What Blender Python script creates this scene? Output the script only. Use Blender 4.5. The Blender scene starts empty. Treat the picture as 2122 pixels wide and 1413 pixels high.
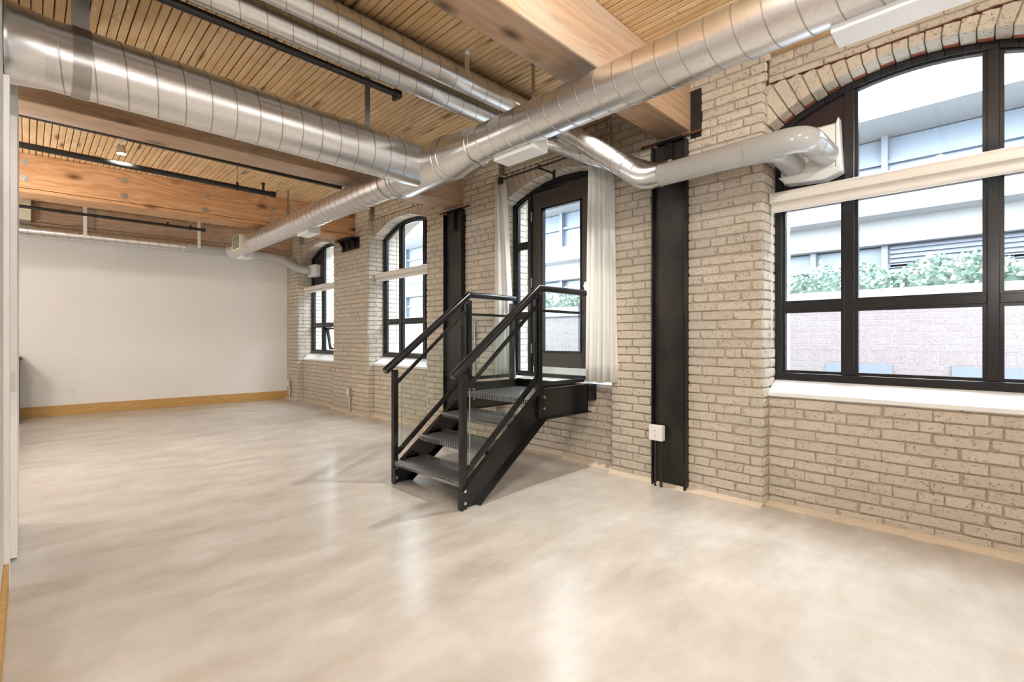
import bpy, math, random
from mathutils import Vector, Matrix
random.seed(7)
S = bpy.context.scene
COL = S.collection

# ------------------------------------------------------------------ camera
H = 1.15
cam_d = bpy.data.cameras.new('camera'); cam = bpy.data.objects.new('camera', cam_d); COL.objects.link(cam)
YAW = math.atan(1004 / 1002)                       # from +Y (along the brick wall) towards +X
cam.location = (0, 0, H)
cam.rotation_euler = (math.pi / 2, 0, -YAW)
cam_d.sensor_width = 36.0; cam_d.lens = 36.0 * 1002 / 2122
cam_d.shift_y = -(706.5 - 702) / 2122
cam_d.clip_start = 0.01; cam_d.clip_end = 200
S.camera = cam

# ------------------------------------------------------------------ world, exposure
S.view_settings.view_transform = 'Standard'; S.view_settings.look = 'None'
S.view_settings.gamma = 1.0; S.view_settings.use_curve_mapping = False
S.view_settings.exposure = 0.40
SKY = 16.0
w = bpy.data.worlds.new('world'); S.world = w; w.use_nodes = True
nt = w.node_tree; nt.nodes.clear()
o = nt.nodes.new('ShaderNodeOutputWorld'); b = nt.nodes.new('ShaderNodeBackground')
b.inputs[0].default_value = (0.82, 0.92, 1.0, 1); b.inputs[1].default_value = SKY
nt.links.new(b.outputs[0], o.inputs[0])
S.cycles.max_bounces = 8; S.cycles.diffuse_bounces = 5; S.cycles.glossy_bounces = 4
S.cycles.use_adaptive_sampling = True; S.cycles.adaptive_threshold = .02; S.cycles.transparent_max_bounces = 16; S.cycles.transmission_bounces = 6
S.cycles.sample_clamp_indirect = 6.0; S.cycles.caustics_reflective = False; S.cycles.caustics_refractive = False

def portal(y0, y1, z0, z1, x=3.95):
    L = bpy.data.lights.new('window_portal', 'AREA'); L.shape = 'RECTANGLE'
    L.size = z1 - z0; L.size_y = y1 - y0; L.cycles.is_portal = True
    ob = bpy.data.objects.new('window_portal', L); COL.objects.link(ob)
    ob.location = (x, (y0 + y1) / 2, (z0 + z1) / 2); ob.rotation_euler = (0, math.pi / 2, 0)
    # the light shines along its local -Z, which now points to -X (into the room)
for p in ((-0.40, 1.12), (2.34, 3.78), (5.07, 6.55), (7.70, 9.17), (-3.10, -1.62)):
    portal(p[0], p[1], 0.8, 2.86)

# ------------------------------------------------------------------ materials
def mat(name, base=(.8, .8, .8), rough=.5, metal=0.0, spec=.5, emit=None, es=0):
    m = bpy.data.materials.new(name); m.use_nodes = True
    p = m.node_tree.nodes['Principled BSDF']
    p.inputs['Base Color'].default_value = (*base, 1); p.inputs['Roughness'].default_value = rough
    p.inputs['Metallic'].default_value = metal; p.inputs['Specular IOR Level'].default_value = spec
    if emit: p.inputs['Emission Color'].default_value = (*emit, 1); p.inputs['Emission Strength'].default_value = es
    return m
class N:                                            # tiny node helper
    def __init__(s, m): s.m = m; s.t = m.node_tree; s.p = s.t.nodes['Principled BSDF']
    def n(s, typ, **kw):
        x = s.t.nodes.new(typ)
        for k, v in kw.items():
            if k.startswith('i_'):
                key = k[2:]; key = int(key) if key.isdigit() else key.replace('_', ' ')
                x.inputs[key].default_value = v
            else: setattr(x, k, v)
        return x
    def l(s, a, b): s.t.links.new(a, b)
    def pos(s, scale=(1, 1, 1), rot=(0, 0, 0)):
        g = s.n('ShaderNodeNewGeometry'); mp = s.n('ShaderNodeMapping'); mp.inputs['Scale'].default_value = scale
        mp.inputs['Rotation'].default_value = rot
        s.l(g.outputs['Position'], mp.inputs['Vector']); return mp.outputs[0]
    def noise(s, vec, scale, detail=4, rough=.55, dist=0):
        x = s.n('ShaderNodeTexNoise', i_Scale=scale, i_Detail=detail, i_Roughness=rough, i_Distortion=dist)
        s.l(vec, x.inputs['Vector']); return x.outputs[0]
    def ramp(s, fac, stops):
        r = s.n('ShaderNodeValToRGB'); e = r.color_ramp.elements
        while len(e) < len(stops): e.new(.5)
        for k, (pp, c) in enumerate(stops):
            e[k].position = pp; e[k].color = (*c, 1) if len(c) == 3 else c
        s.l(fac, r.inputs[0]); return r.outputs[0]
    def mix(s, fac, a, b, mode='MIX'):
        x = s.n('ShaderNodeMix', data_type='RGBA', blend_type=mode)
        for k, v in ((0, fac), (6, a), (7, b)):
            if hasattr(v, 'links'): s.l(v, x.inputs[k])
            else: x.inputs[k].default_value = (*v, 1) if isinstance(v, tuple) and len(v) == 3 else v
        return x.outputs[2]
    def math(s, op, a, b=0.0):
        x = s.n('ShaderNodeMath', operation=op)
        for k, v in ((0, a), (1, b)):
            if hasattr(v, 'links'): s.l(v, x.inputs[k])
            else: x.inputs[k].default_value = v
        return x.outputs[0]
    def bump(s, h, strength=.3, dist=.01):
        x = s.n('ShaderNodeBump', i_Strength=strength, i_Distance=dist); s.l(h, x.inputs['Height']); s.l(x.outputs[0], s.p.inputs['Normal'])
    def rand(s):
        oi = s.n('ShaderNodeObjectInfo'); g = s.n('ShaderNodeNewGeometry')
        return s.math('FRACT', s.math('ADD', oi.outputs['Random'], g.outputs['Random Per Island']))
    def col(s, c): s.l(c, s.p.inputs['Base Color'])
    def rough(s, c): s.l(c, s.p.inputs['Roughness'])
G = lambda v: (v, v, v)

def brick_mat(name, a, b_, dark, stain=.5):
    m = mat(name, a, .75, spec=.3); n = N(m); P = n.pos()
    big = n.noise(P, 1.1, 3); c = n.mix(n.ramp(big, [(.35, G(0)), (.7, G(1))]), a, b_)
    r = n.rand(); c = n.mix(n.math('MULTIPLY', r, .35), c, dark)
    fine = n.noise(P, 90, 5, .7); pits = n.ramp(n.noise(P, 55, 4, .75), [(.58, G(0)), (.70, G(1))])
    c = n.mix(n.math('MULTIPLY', pits, .55), c, tuple(x * .40 for x in dark))
    c = n.mix(n.math('MULTIPLY', fine, stain * .35), c, dark)
    n.col(c)
    hgt = n.math('SUBTRACT', n.math('ADD', n.math('MULTIPLY', fine, .5), n.noise(P, 22, 4)), n.math('MULTIPLY', pits, .6))
    n.bump(hgt, .9, .008)
    return m
M = {}
M['brick'] = brick_mat('painted_brick', (.64, .58, .50), (.68, .605, .505), (.45, .40, .335))
M['mortar'] = brick_mat('painted_mortar', (.50, .445, .375), (.46, .41, .34), (.33, .29, .24))
M['redbrick'] = brick_mat('bare_red_brick', (.42, .12, .07), (.38, .13, .09), (.25, .07, .05))
M['rust'] = brick_mat('rusty_steel', (.20, .06, .03), (.14, .04, .02), (.06, .03, .02))

def plaster(name, c):
    m = mat(name, c, .6, spec=.25); n = N(m); P = n.pos()
    n.col(n.mix(n.ramp(n.noise(P, 1.4, 3), [(.3, G(0)), (.75, G(1))]), c, tuple(x * .965 for x in c))); n.bump(n.noise(P, 140, 3), .06, .002); return m
M['white'] = plaster('white_wall_paint', (.86, .85, .83))
M['sill'] = plaster('white_sill_paint', (.84, .85, .86))
M['ext_white'] = plaster('pale_facade_render', (.25, .255, .26))

# concrete floor
m = mat('polished_concrete', (.6, .55, .48), .25, spec=.55); n = N(m); P = n.pos()
b1 = n.noise(P, .7, 3, .5); b2 = n.noise(n.pos((1.0, 2.6, 1), (0, 0, .35)), 1.7, 5, .6); fine = n.noise(P, 150, 4, .7)
con = lambda x, k: n.math('ADD', n.math('MULTIPLY', n.math('SUBTRACT', x, .5), k), .5)
c = n.mix(con(b1, 2.2), (.40, .36, .31), (.64, .61, .57))
c = n.mix(con(b2, 2.6), c, (.70, .685, .66))
c = n.mix(n.math('MULTIPLY', con(n.noise(P, 4.5, 6, .62), 2.4), .42), c, (.40, .355, .30))
c = n.mix(n.math('MULTIPLY', fine, .28), c, (.36, .31, .26))
n.col(c); n.rough(n.math('ADD', n.math('MULTIPLY', b2, .13), .15)); n.bump(n.noise(P, 3.5, 3), .04, .01)
M['concrete'] = m
m = mat('tan_grout', (.68, .51, .33), .7); n = N(m); P = n.pos()
n.col(n.mix(n.noise(P, 7, 4), (.72, .62, .50), (.56, .47, .36))); n.bump(n.noise(P, 30, 4), .3, .008); M['grout'] = m

def wood(name, light, mid, dark, axis, knots=True, sat=1.0, gscale=1.0, flecks=False, sooty=0, wdist=5.0):
    m = mat(name, mid, .55, spec=.3); n = N(m)
    st = (.55, 9, 9) if axis == 'x' else (9, .55, 9)
    st = tuple(x * gscale for x in st)
    P = n.pos(st); warp = n.noise(n.pos((.8, 3, 3) if axis == 'x' else (3, .8, 3)), 1.2, 3)
    vadd = n.n('ShaderNodeVectorMath', operation='ADD'); n.l(P, vadd.inputs[0])
    sc = n.n('ShaderNodeVectorMath', operation='SCALE'); n.l(warp, sc.inputs[0]); sc.inputs['Scale'].default_value = 2.2; n.l(sc.outputs[0], vadd.inputs[1])
    wv = n.n('ShaderNodeTexWave', i_Scale=.9, i_Distortion=wdist, i_Detail=4.0, i_Detail_Scale=1.2)
    wv.bands_direction = 'Z' ; n.l(vadd.outputs[0], wv.inputs['Vector'])
    fine = n.noise(n.pos((2, 60, 60) if axis == 'x' else (60, 2, 60)), 1.0, 4, .6)
    c = n.mix(n.ramp(wv.outputs['Fac'], [(.1, G(0)), (.85, G(1))]), mid, light)
    c = n.mix(n.math('MULTIPLY', n.ramp(fine, [(.45, G(0)), (.7, G(1))]), .25 if flecks else .45), c, dark)
    c = n.mix(n.ramp(n.noise(n.pos(), .9, 3), [(.40, G(0)), (.80, G(.12 if flecks else .35))]), c, dark)
    r = n.rand(); c = n.mix(n.math('MULTIPLY', r, .26), c, mid if not flecks else dark)
    if knots:
        vk = n.n('ShaderNodeTexVoronoi', i_Scale=1.0); n.l(n.pos((2.1, 4.5, 4.5) if axis == 'x' else (9, 1.6, 4)), vk.inputs['Vector'])
        k = n.ramp(vk.outputs['Distance'], [(.05, G(1)), (.14, (.45, .45, .45)), (.22, G(0))])
        c = n.mix(k, c, tuple(x * .35 for x in dark))
    if flecks:
        vf = n.n('ShaderNodeTexVoronoi', i_Scale=1.0); n.l(n.pos((20, 5.5, 20)), vf.inputs['Vector'])
        sel = n.n('ShaderNodeTexWhiteNoise'); n.l(vf.outputs['Position'], sel.inputs['Vector'])
        f = n.math('MULTIPLY', n.ramp(vf.outputs['Distance'], [(.10, G(1)), (.17, G(0))]), n.ramp(sel.outputs['Value'], [(.60, G(0)), (.62, (.85, .85, .85))]))
        c = n.mix(f, c, (.80, .78, .74))
    if sooty:
        c = n.mix(n.math('MULTIPLY', n.ramp(n.noise(n.pos((.6, 2.5, 2.5)), 1.3, 4), [(.48, G(0)), (.75, G(1))]), sooty), c, (.50, .45, .40))
    n.col(c); n.bump(fine, .15, .003); return m
M['plank'] = wood('pine_ceiling_plank', (.84, .62, .37), (.76, .52, .28), (.55, .33, .15), 'y', knots=True, gscale=1.0, flecks=True)
M['beam'] = wood('old_fir_beam', (.53, .38, .27), (.45, .30, .195), (.27, .17, .105), 'x', sooty=.8, gscale=.7, wdist=8.0)
M['beam_red'] = wood('new_fir_beam', (.64, .39, .21), (.54, .29, .135), (.34, .14, .06), 'x', gscale=.55, wdist=9.0)
M['oak'] = wood('oak_baseboard', (.62, .40, .15), (.55, .33, .11), (.40, .22, .07), 'x', knots=False)
M['gap'] = mat('dark_joint', (.06, .035, .02), .9)

def galv(name, base, r0, r1):
    m = mat(name, base, .3, metal=1.0); n = N(m); P = n.pos()
    v = n.n('ShaderNodeTexVoronoi', i_Scale=70.0); n.l(P, v.inputs['Vector'])
    sp = n.ramp(v.outputs['Color'], [(0, tuple(x * .90 for x in base)), (1, base)])
    n.col(n.mix(n.ramp(n.noise(P, 3, 2), [(.3, G(0)), (.9, (.4, .4, .4))]), sp, tuple(x * .85 for x in base)))
    n.rough(n.ramp(n.noise(P, 2.5, 1), [(.2, G(r0)), (.8, G(r1))])); return m
M['galv'] = galv('galvanised_steel', (.80, .80, .81), .285, .35)
M['pvc'] = mat('grey_plastic_pipe', (.47, .475, .48), .12, spec=.6)
M['seam'] = mat('duct_seam', (.42, .41, .40), .35, metal=1.0)
M['vent'] = mat('white_register', (.84, .85, .86), .35)
M['cream'] = mat('cream_enamel', (.80, .74, .60), .4)
m = mat('black_steel', (.008, .008, .009), .22, metal=.0, spec=.45); n = N(m)
n.rough(n.ramp(n.noise(n.pos(), 6, 4), [(.3, G(.15)), (.7, G(.25))])); M['steel'] = m
m = mat('column_steel', (.028, .026, .025), .38, metal=.4); n = N(m); P = n.pos((1, 1, .5))
n.col(n.mix(n.ramp(n.noise(P, 5, 5, .6), [(.5, G(0)), (.8, G(1))]), (.008, .008, .009), (.055, .045, .038))); n.bump(n.noise(n.pos(), 60, 3), .15, .003); M['column'] = m
m = mat('checker_plate', (.10, .098, .10), .28, metal=.75); n = N(m)
# raised lozenge pattern as fine relief
P = n.pos((1, 1, 1), (0, 0, math.pi / 4)); vor = n.n('ShaderNodeTexChecker', i_Scale=62.0); n.l(P, vor.inputs[0])
wA = n.n('ShaderNodeTexWave', i_Scale=20.0); n.l(P, wA.inputs[0]); wB = n.n('ShaderNodeTexWave', i_Scale=20.0); wB.bands_direction = 'Y'; n.l(P, wB.inputs[0])
hh = n.math('MAXIMUM', n.math('MULTIPLY', n.ramp(wA.outputs['Fac'], [(.55, G(0)), (.8, G(1))]), vor.outputs['Fac']), n.math('MULTIPLY', n.ramp(wB.outputs['Fac'], [(.55, G(0)), (.8, G(1))]), n.math('SUBTRACT', 1.0, vor.outputs['Fac'])))
n.bump(hh, 1.0, .006); n.col(n.mix(hh, (.09, .088, .09), (.48, .48, .50))); M['checker'] = m
m = mat('column_web', (.06, .05, .045), .4, metal=.2); n = N(m); n.col(n.mix(n.ramp(n.noise(n.pos((1, 1, .45)), 4, 5, .6), [(.35, G(0)), (.7, G(1))]), (.008, .0075, .0075), (.045, .038, .032))); M['web'] = m
M['glass_edge'] = mat('glass_edge', (.26, .36, .34), .15, spec=.6)
M['bronze'] = mat('bronze_frame', (.015, .015, .018), .25, metal=.1)
M['panel'] = mat('bronze_panel', (.020, .012, .016), .22, spec=.6)
M['doorleaf'] = mat('door_bronze', (.075, .062, .055), .38, metal=.2)
M['track'] = mat('black_pipe_paint', (.018, .016, .016), .4)
M['chrome'] = mat('zinc_bolt', (.70, .70, .68), .3, metal=1.0)
M['outlet'] = mat('white_outlet_plate', (.80, .80, .78), .35)
M['slot'] = mat('dark_slot', (.05, .05, .05), .6)
M['conduit'] = mat('conduit_zinc', (.60, .60, .60), .35, metal=1.0)
M['blind'] = mat('cream_blind', (.82, .79, .74), .5)
M['door_w'] = mat('white_door_paint', (.80, .80, .80), .4)
M['counter'] = mat('black_counter', (.02, .018, .018), .3)
M['soil'] = mat('grey_paving', (.34, .34, .34), .8)
# fabric: translucent
m = mat('white_linen', (.92, .91, .88), .8, spec=.1); n = N(m)
tr = n.n('ShaderNodeBsdfTranslucent'); tr.inputs[0].default_value = (.85, .85, .84, 1); mx = n.n('ShaderNodeMixShader'); mx.inputs[0].default_value = .35
out = n.t.nodes['Material Output']; n.l(n.p.outputs[0], mx.inputs[1]); n.l(tr.outputs[0], mx.inputs[2]); n.l(mx.outputs[0], out.inputs[0])
n.bump(n.noise(n.pos((1, 1, .3)), 60, 3), .1, .003); M['linen'] = m
def glass(name, tint, gl=1.0):
    m = bpy.data.materials.new(name); m.use_nodes = True; t = m.node_tree; t.nodes.clear()
    o = t.nodes.new('ShaderNodeOutputMaterial'); mx = t.nodes.new('ShaderNodeMixShader'); tr = t.nodes.new('ShaderNodeBsdfTransparent'); g = t.nodes.new('ShaderNodeBsdfGlossy')
    lw = t.nodes.new('ShaderNodeLayerWeight'); lw.inputs[0].default_value = .5      # Schlick reflectance, the same on both faces
    pw = t.nodes.new('ShaderNodeMath'); pw.operation = 'POWER'; pw.inputs[1].default_value = 4.0; t.links.new(lw.outputs['Facing'], pw.inputs[0])
    fr = t.nodes.new('ShaderNodeMath'); fr.operation = 'MULTIPLY_ADD'; fr.inputs[1].default_value = .45; fr.inputs[2].default_value = .02; t.links.new(pw.outputs[0], fr.inputs[0])
    tr.inputs[0].default_value = (*tint, 1); g.inputs['Roughness'].default_value = .02; g.inputs[0].default_value = (gl, gl, gl, 1)
    t.links.new(fr.outputs[0], mx.inputs[0]); t.links.new(tr.outputs[0], mx.inputs[1]); t.links.new(g.outputs[0], mx.inputs[2]); t.links.new(mx.outputs[0], o.inputs[0]); return m
M['glass'] = glass('window_glass', (.985, .99, .99)); M['glass2'] = glass('stair_glass', (.93, .965, .96))
M['ext_glass'] = mat('facade_glass', (.125, .15, .185), .25, spec=.3)
M['ext_frame'] = mat('facade_mullion', (.105, .12, .15), .5)
M['ext_brick'] = brick_mat('pale_pink_brick', (.160, .130, .130), (.17, .145, .145), (.135, .105, .105), .3)
M['ext_mortar'] = mat('pale_mortar', (.205, .20, .20), .8)
M['leaf'] = mat('hedge_leaf', (.30, .48, .36), .55); n = N(M['leaf']); n.col(n.mix(n.rand(), (.10, .17, .14), (.26, .31, .26)))
M['bulb'] = mat('lamp_lens', (1, 1, 1), .3, emit=(1, .86, .66), es=30)

# ------------------------------------------------------------------ geometry helpers
class MB:
    def __init__(s): s.v = []; s.f = []
    def add(s, vs, fs):
        k = len(s.v); s.v += [tuple(x) for x in vs]; s.f += [tuple(i + k for i in f) for f in fs]; return s
    def box(s, x0, x1, y0, y1, z0, z1):
        return s.add([(x0,y0,z0),(x1,y0,z0),(x1,y1,z0),(x0,y1,z0),(x0,y0,z1),(x1,y0,z1),(x1,y1,z1),(x0,y1,z1)],
                     [(3,2,1,0),(4,5,6,7),(0,1,5,4),(1,2,6,5),(2,3,7,6),(3,0,4,7)])
    def bar(s, a, b, wdt, hgt, up=(0, 0, 1)):       # oriented box from a to b
        a = Vector(a); b = Vector(b); d = (b - a).normalized(); up = Vector(up)
        r = d.cross(up).normalized(); u = r.cross(d).normalized()
        vs = []
        for p in (a, b):
            for (i, j) in ((-1,-1),(1,-1),(1,1),(-1,1)): vs.append(p + r * i * wdt / 2 + u * j * hgt / 2)
        return s.add(vs, [(3,2,1,0),(4,5,6,7),(0,1,5,4),(1,2,6,5),(2,3,7,6),(3,0,4,7)])
    def tube(s, pts, r, n=16, cap=True):            # r may be a list
        pts = [Vector(p) for p in pts]; rs = r if isinstance(r, (list, tuple)) else [r] * len(pts)
        d0 = (pts[1] - pts[0]).normalized(); ref = Vector((0, 0, 1)) if abs(d0.z) < .9 else Vector((1, 0, 0))
        u = d0.cross(ref).normalized(); vs = []; prev = d0
        for i, p in enumerate(pts):
            if i == 0: d = d0
            elif i == len(pts) - 1: d = (pts[i] - pts[i-1]).normalized()
            else:
                d = ((pts[i+1] - pts[i]).normalized() + (pts[i] - pts[i-1]).normalized())
                d = d.normalized() if d.length > 1e-6 else prev
            u = (u - d * u.dot(d)).normalized(); v = d.cross(u); prev = d
            for k in range(n):
                a = 2 * math.pi * k / n; vs.append(p + (u * math.cos(a) + v * math.sin(a)) * rs[i])
        fs = []
        for i in range(len(pts) - 1):
            for k in range(n):
                a = i*n + k; b = i*n + (k+1) % n; fs.append((a, b, b + n, a + n))
        if cap: fs.append(tuple(range(n))[::-1]); fs.append(tuple(range((len(pts)-1)*n, len(pts)*n)))
        return s.add(vs, fs)
    def prism(s, poly, ax, a0, a1):                 # poly of 2-tuples; ax = axis of extrusion
        k = len(poly); vs = []
        for a in (a0, a1):
            for (p, q) in poly: vs.append((a, p, q) if ax == 'x' else (p, a, q) if ax == 'y' else (p, q, a))
        area = sum(poly[i][0]*poly[(i+1)%k][1] - poly[(i+1)%k][0]*poly[i][1] for i in range(k))
        ccw = (area > 0) == (a1 > a0)
        if ax == 'y': ccw = not ccw
        fs = [tuple(range(k))[::-1], tuple(range(k, 2*k))] + [(i, (i+1)%k, (i+1)%k + k, i + k) for i in range(k)]
        if not ccw: fs = [f[::-1] for f in fs]
        return s.add(vs, fs)
    def build(s, name, m, parent=None, smooth=False, bevel=0, kind=None, seg=2):
        me = bpy.data.meshes.new(name); me.from_pydata(s.v, [], s.f); me.update()
        if smooth:
            for p in me.polygons: p.use_smooth = True
        ob = bpy.data.objects.new(name, me); COL.objects.link(ob); me.materials.append(M[m] if isinstance(m, str) else m)
        if parent: ob.parent = parent
        if kind: ob['kind'] = kind
        if bevel:
            md = ob.modifiers.new('bevel', 'BEVEL'); md.width = bevel; md.segments = seg; md.limit_method = 'ANGLE'
        if smooth and bevel == 0:
            try: me.set_sharp_from_angle(angle=math.radians(40))
            except Exception: pass
        return ob
def tag(o, label, cat, group=None):
    o['label'] = label; o['category'] = cat
    if group: o['group'] = group
    return o
def empty(name, loc=(0, 0, 0)):
    o = bpy.data.objects.new(name, None); COL.objects.link(o); o.location = loc; o.empty_display_size = .1; return o
def thing(name, label, cat, group=None): return tag(empty(name), label, cat, group)
def struct(o): o['kind'] = 'structure'; return o
def fillet(pts, rad, n=8):                          # round the corners of a polyline
    pts = [Vector(p) for p in pts]; out = [pts[0]]
    for i in range(1, len(pts) - 1):
        a, b_, c = pts[i-1], pts[i], pts[i+1]; r = rad[i-1] if isinstance(rad, (list, tuple)) else rad
        d1 = (a - b_).normalized(); d2 = (c - b_).normalized()
        p1 = b_ + d1 * r; p2 = b_ + d2 * r
        for k in range(n + 1):
            t = k / n; out.append((1-t)**2 * p1 + 2*t*(1-t) * b_ + t*t * p2)
    out.append(pts[-1]); return out
def helix(a, b_, R, pitch, wire=.004, n=20, phase=0.0):   # raised lock seam of a spiral duct
    a = Vector(a); b_ = Vector(b_); L = (b_ - a).length; d = (b_ - a) / L
    ref = Vector((0, 0, 1)) if abs(d.z) < .9 else Vector((1, 0, 0)); u = d.cross(ref).normalized(); v = d.cross(u)
    m = MB(); tot = int(L / pitch * n); vs = []; fs = []
    for i in range(tot + 1):
        t = i / n; ang = 2*math.pi*t + phase; ax = a + d * (t * pitch); rad = u*math.cos(ang) + v*math.sin(ang)
        vs += [ax + rad*(R - .002) - d*wire, ax + rad*(R + wire*.8) - d*wire*.5, ax + rad*(R + wire*.8) + d*wire*.5, ax + rad*(R - .002) + d*wire]
    for i in range(tot):
        for k in range(3): fs.append((4*i + k, 4*i + k + 1, 4*i + k + 5, 4*i + k + 4))
    return m.add(vs, [f[::-1] for f in fs])
def project(x, y, z):
    s, c = math.sin(YAW), math.cos(YAW); d = x*s + y*c; r = x*c - y*s
    if d < .1: return None
    return (1061 + 1002*r/d, 702 - 1002*(z-H)/d, d)

# ------------------------------------------------------------------ layout
XF, XR, XW, XO = 3.55, 3.65, 3.81, 4.20              # pier face, recess face, window plane, outside face
ZC = 3.11
PIERS = [(-1.62, -.40), (1.12, 2.34), (3.78, 5.07), (6.55, 7.70), (9.17, 9.98)]
OPEN = {'w3': (-.40, 1.12), 'door': (2.34, 3.78), 'w2': (5.07, 6.55), 'w1': (7.70, 9.17), 'w4': (-3.10, -1.62)}
ARCH = {'w3': (2.64, 2.865), 'door': (2.62, 2.80), 'w2': (2.65, 2.855), 'w1': (2.65, 2.855), 'w4': (2.65, 2.855)}
SPAN = {'w3': .785, 'door': .74, 'w2': .785, 'w1': .785, 'w4': .785}
def arch(key):
    y0, y1 = OPEN[key]; zs, za = ARCH[key]; h = (y1-y0)/2; rise = za-zs; R = (h*h + rise*rise)/(2*rise); yc = (y0+y1)/2; zc = za-R
    return yc, zc, R
def arch_z(key, y):
    yc, zc, R = arch(key); return zc + math.sqrt(max(0, R*R - (y-yc)**2))

# ------------------------------------------------------------------ setting: floor, ceiling, walls
struct(MB().box(-3.3, XO, -3.2, 10.1, -.15, 0).build('floor', 'concrete'))
ceil = struct(MB().box(-3.3, XO, -3.2, 10.1, ZC + .012, ZC + .2).build('ceiling', 'gap'))

# ceiling planks, each a board with rounded edges, running along the room
PB = [-3.2, 1.75, 4.42, 7.30, 9.95]
def plank_mb(mb, x, y0, y1, wd, dz=0):
    c = .0035; z1 = ZC + dz; z2 = ZC + .02
    prof = [(x, z2), (x, z1 + c), (x + c, z1), (x + wd - c, z1), (x + wd, z1 + c), (x + wd, z2)]
    return mb.prism(prof, 'y', y0, y1)
pitch = .0495; rest = MB(); nplank = 0; cand = []
for bi in range(4):
    y0, y1 = PB[bi], PB[bi+1]; x = -3.25 if bi else -3.25
    while x < XR + .1:
        wd = pitch - .0055 + random.uniform(-.0015, .0015); dz = random.uniform(-.002, .002)
        segs = [(y0, y1)]
        if random.random() < .22:
            ym = random.uniform(y0 + .5, y1 - .5) if bi else random.uniform(.9, 1.5); segs = [(y0, ym - .002), (ym + .002, y1)]
        for (a, b_) in segs:
            if bi == 0: vis = x > 1.9 and b_ > 1.0
            else: vis = x > -.1
            cand.append((vis, b_, x, a, b_, wd, dz))
        x += pitch
vis = sorted([c for c in cand if c[0]], key=lambda c: (c[4] > 9, c[3] if c[3] > 0 else 0))
for i, c in enumerate(vis):
    if i < 300:
        plank_mb(MB(), c[2], c[3], c[4], c[5], c[6]).build('plank', 'plank', ceil)
    else: plank_mb(rest, c[2], c[3], c[4], c[5], c[6])
for c in cand:
    if not c[0]: plank_mb(rest, c[2], c[3], c[4], c[5], c[6])
rest.build('planks', 'plank', ceil, kind='stuff')

# end wall (a little out of square), left partition, unseen walls
EY = lambda x: 9.99 - .078 * x                       # room face of the end wall
endw = MB(); endw.prism([(-3.3, EY(-3.3)), (XF + .1, EY(XF + .1)), (XF + .1, 10.15), (-3.3, 10.35)], 'z', 0, ZC + .012)
struct(endw.build('wall_back', 'white'))
bb = MB(); bb.prism([(-3.2, EY(-3.2) - .016), (XF - .0, EY(XF) - .016), (XF, EY(XF) - .0005), (-3.2, EY(-3.2) - .0005)], 'z', .0, .15)
struct(bb.build('baseboard_back', 'oak', bevel=.003))
struct(MB().box(-.20, -.078, 1.70, 4.30, 0, ZC + .01).build('wall_left', 'white'))
struct(MB().box(-.078, -.060, 1.71, 3.20, 0, .12).build('baseboard_left', 'oak', bevel=.003))
struct(MB().box(-3.4, -3.2, -3.2, 10.3, 0, ZC + .01).build('wall_kitchen', 'white'))
struct(MB().box(-3.3, XO, -3.3, -3.1, 0, ZC + .01).build('wall_front', 'white'))
# casing along the partition
struct(MB().box(-.078, -.058, 3.20, 3.29, 0, 2.36).build('trim_1', 'door_w', bevel=.002))

# brick wall -------------------------------------------------------------
wall = MB()
for (a, b_) in PIERS: wall.box(XF + .010, XO - .01, a + .010, b_ - .010, 0, ZC + .011)
for k in OPEN:
    y0, y1 = OPEN[k]; wall.box(XR + .010, XO - .01, y0 - .02, y1 + .02, 0, SPAN[k] - .012)
    pts = []
    for i in range(25):
        y = y0 + (y1 - y0) * i / 24; pts.append((y, arch_z(k, y) + .016))
    for i in range(24):                                # wall above the arch, in slices
        wall.prism([pts[i], pts[i+1], (pts[i+1][0], ZC + .011), (pts[i][0], ZC + .011)], 'x', XR + .010, XW + .06)
        wall.prism([(pts[i][0], pts[i][1] + .07), (pts[i+1][0], pts[i+1][1] + .07), (pts[i+1][0], ZC + .011), (pts[i][0], ZC + .011)], 'x', XW + .06, XO - .01)
WALL = struct(wall.build('wall_right', 'mortar'))

CH = .0676
rng = random.Random(11)
def brick_geo(L, h, proud, rng, depth=.012, rag=1.0):
    j = lambda s: rng.uniform(-s, s)
    cs = [min(rng.uniform(.003, .009) + (rng.random() < .18) * .010, h * .3) for _ in range(4)]
    e = [j(.0028) * rag for _ in range(8)]
    out = [(cs[0], 0 + e[0]), (L - cs[1], 0 + e[1]), (L + e[2], cs[1]), (L + e[3], h - cs[2]), (L - cs[2], h + e[4]), (cs[3], h + e[5]), (e[6], h - cs[3]), (e[7], cs[0])]
    cx, cy = L/2, h/2; vs = []
    for (u, v) in out: vs.append((u, v, -depth))
    pr = proud + j(.002) * rag
    for (u, v) in out: vs.append((u, v, pr - .0045))
    for (u, v) in out:
        vs.append((u + (.0055 if u < cx else -.0055), v + (.0055 if v < cy else -.0055), pr + j(.0009)))
    fs = []
    for r in range(2):
        for k in range(8): fs.append((r*8 + k, r*8 + (k+1) % 8, r*8 + 8 + (k+1) % 8, r*8 + 8 + k))
    fs.append(tuple(range(16, 24)))
    return vs, fs
FACE = Matrix(((0, 0, -1), (-1, 0, 0), (0, 1, 0)))     # columns: U=-Y, W=+Z, N=-X
JAMB = Matrix(((1, 0, 0), (0, 0, -1), (0, 1, 0)))      # U=+X, W=+Z, N=-Y
BR = []                                                # (origin, basis, L, h, individual allowed)
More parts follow.
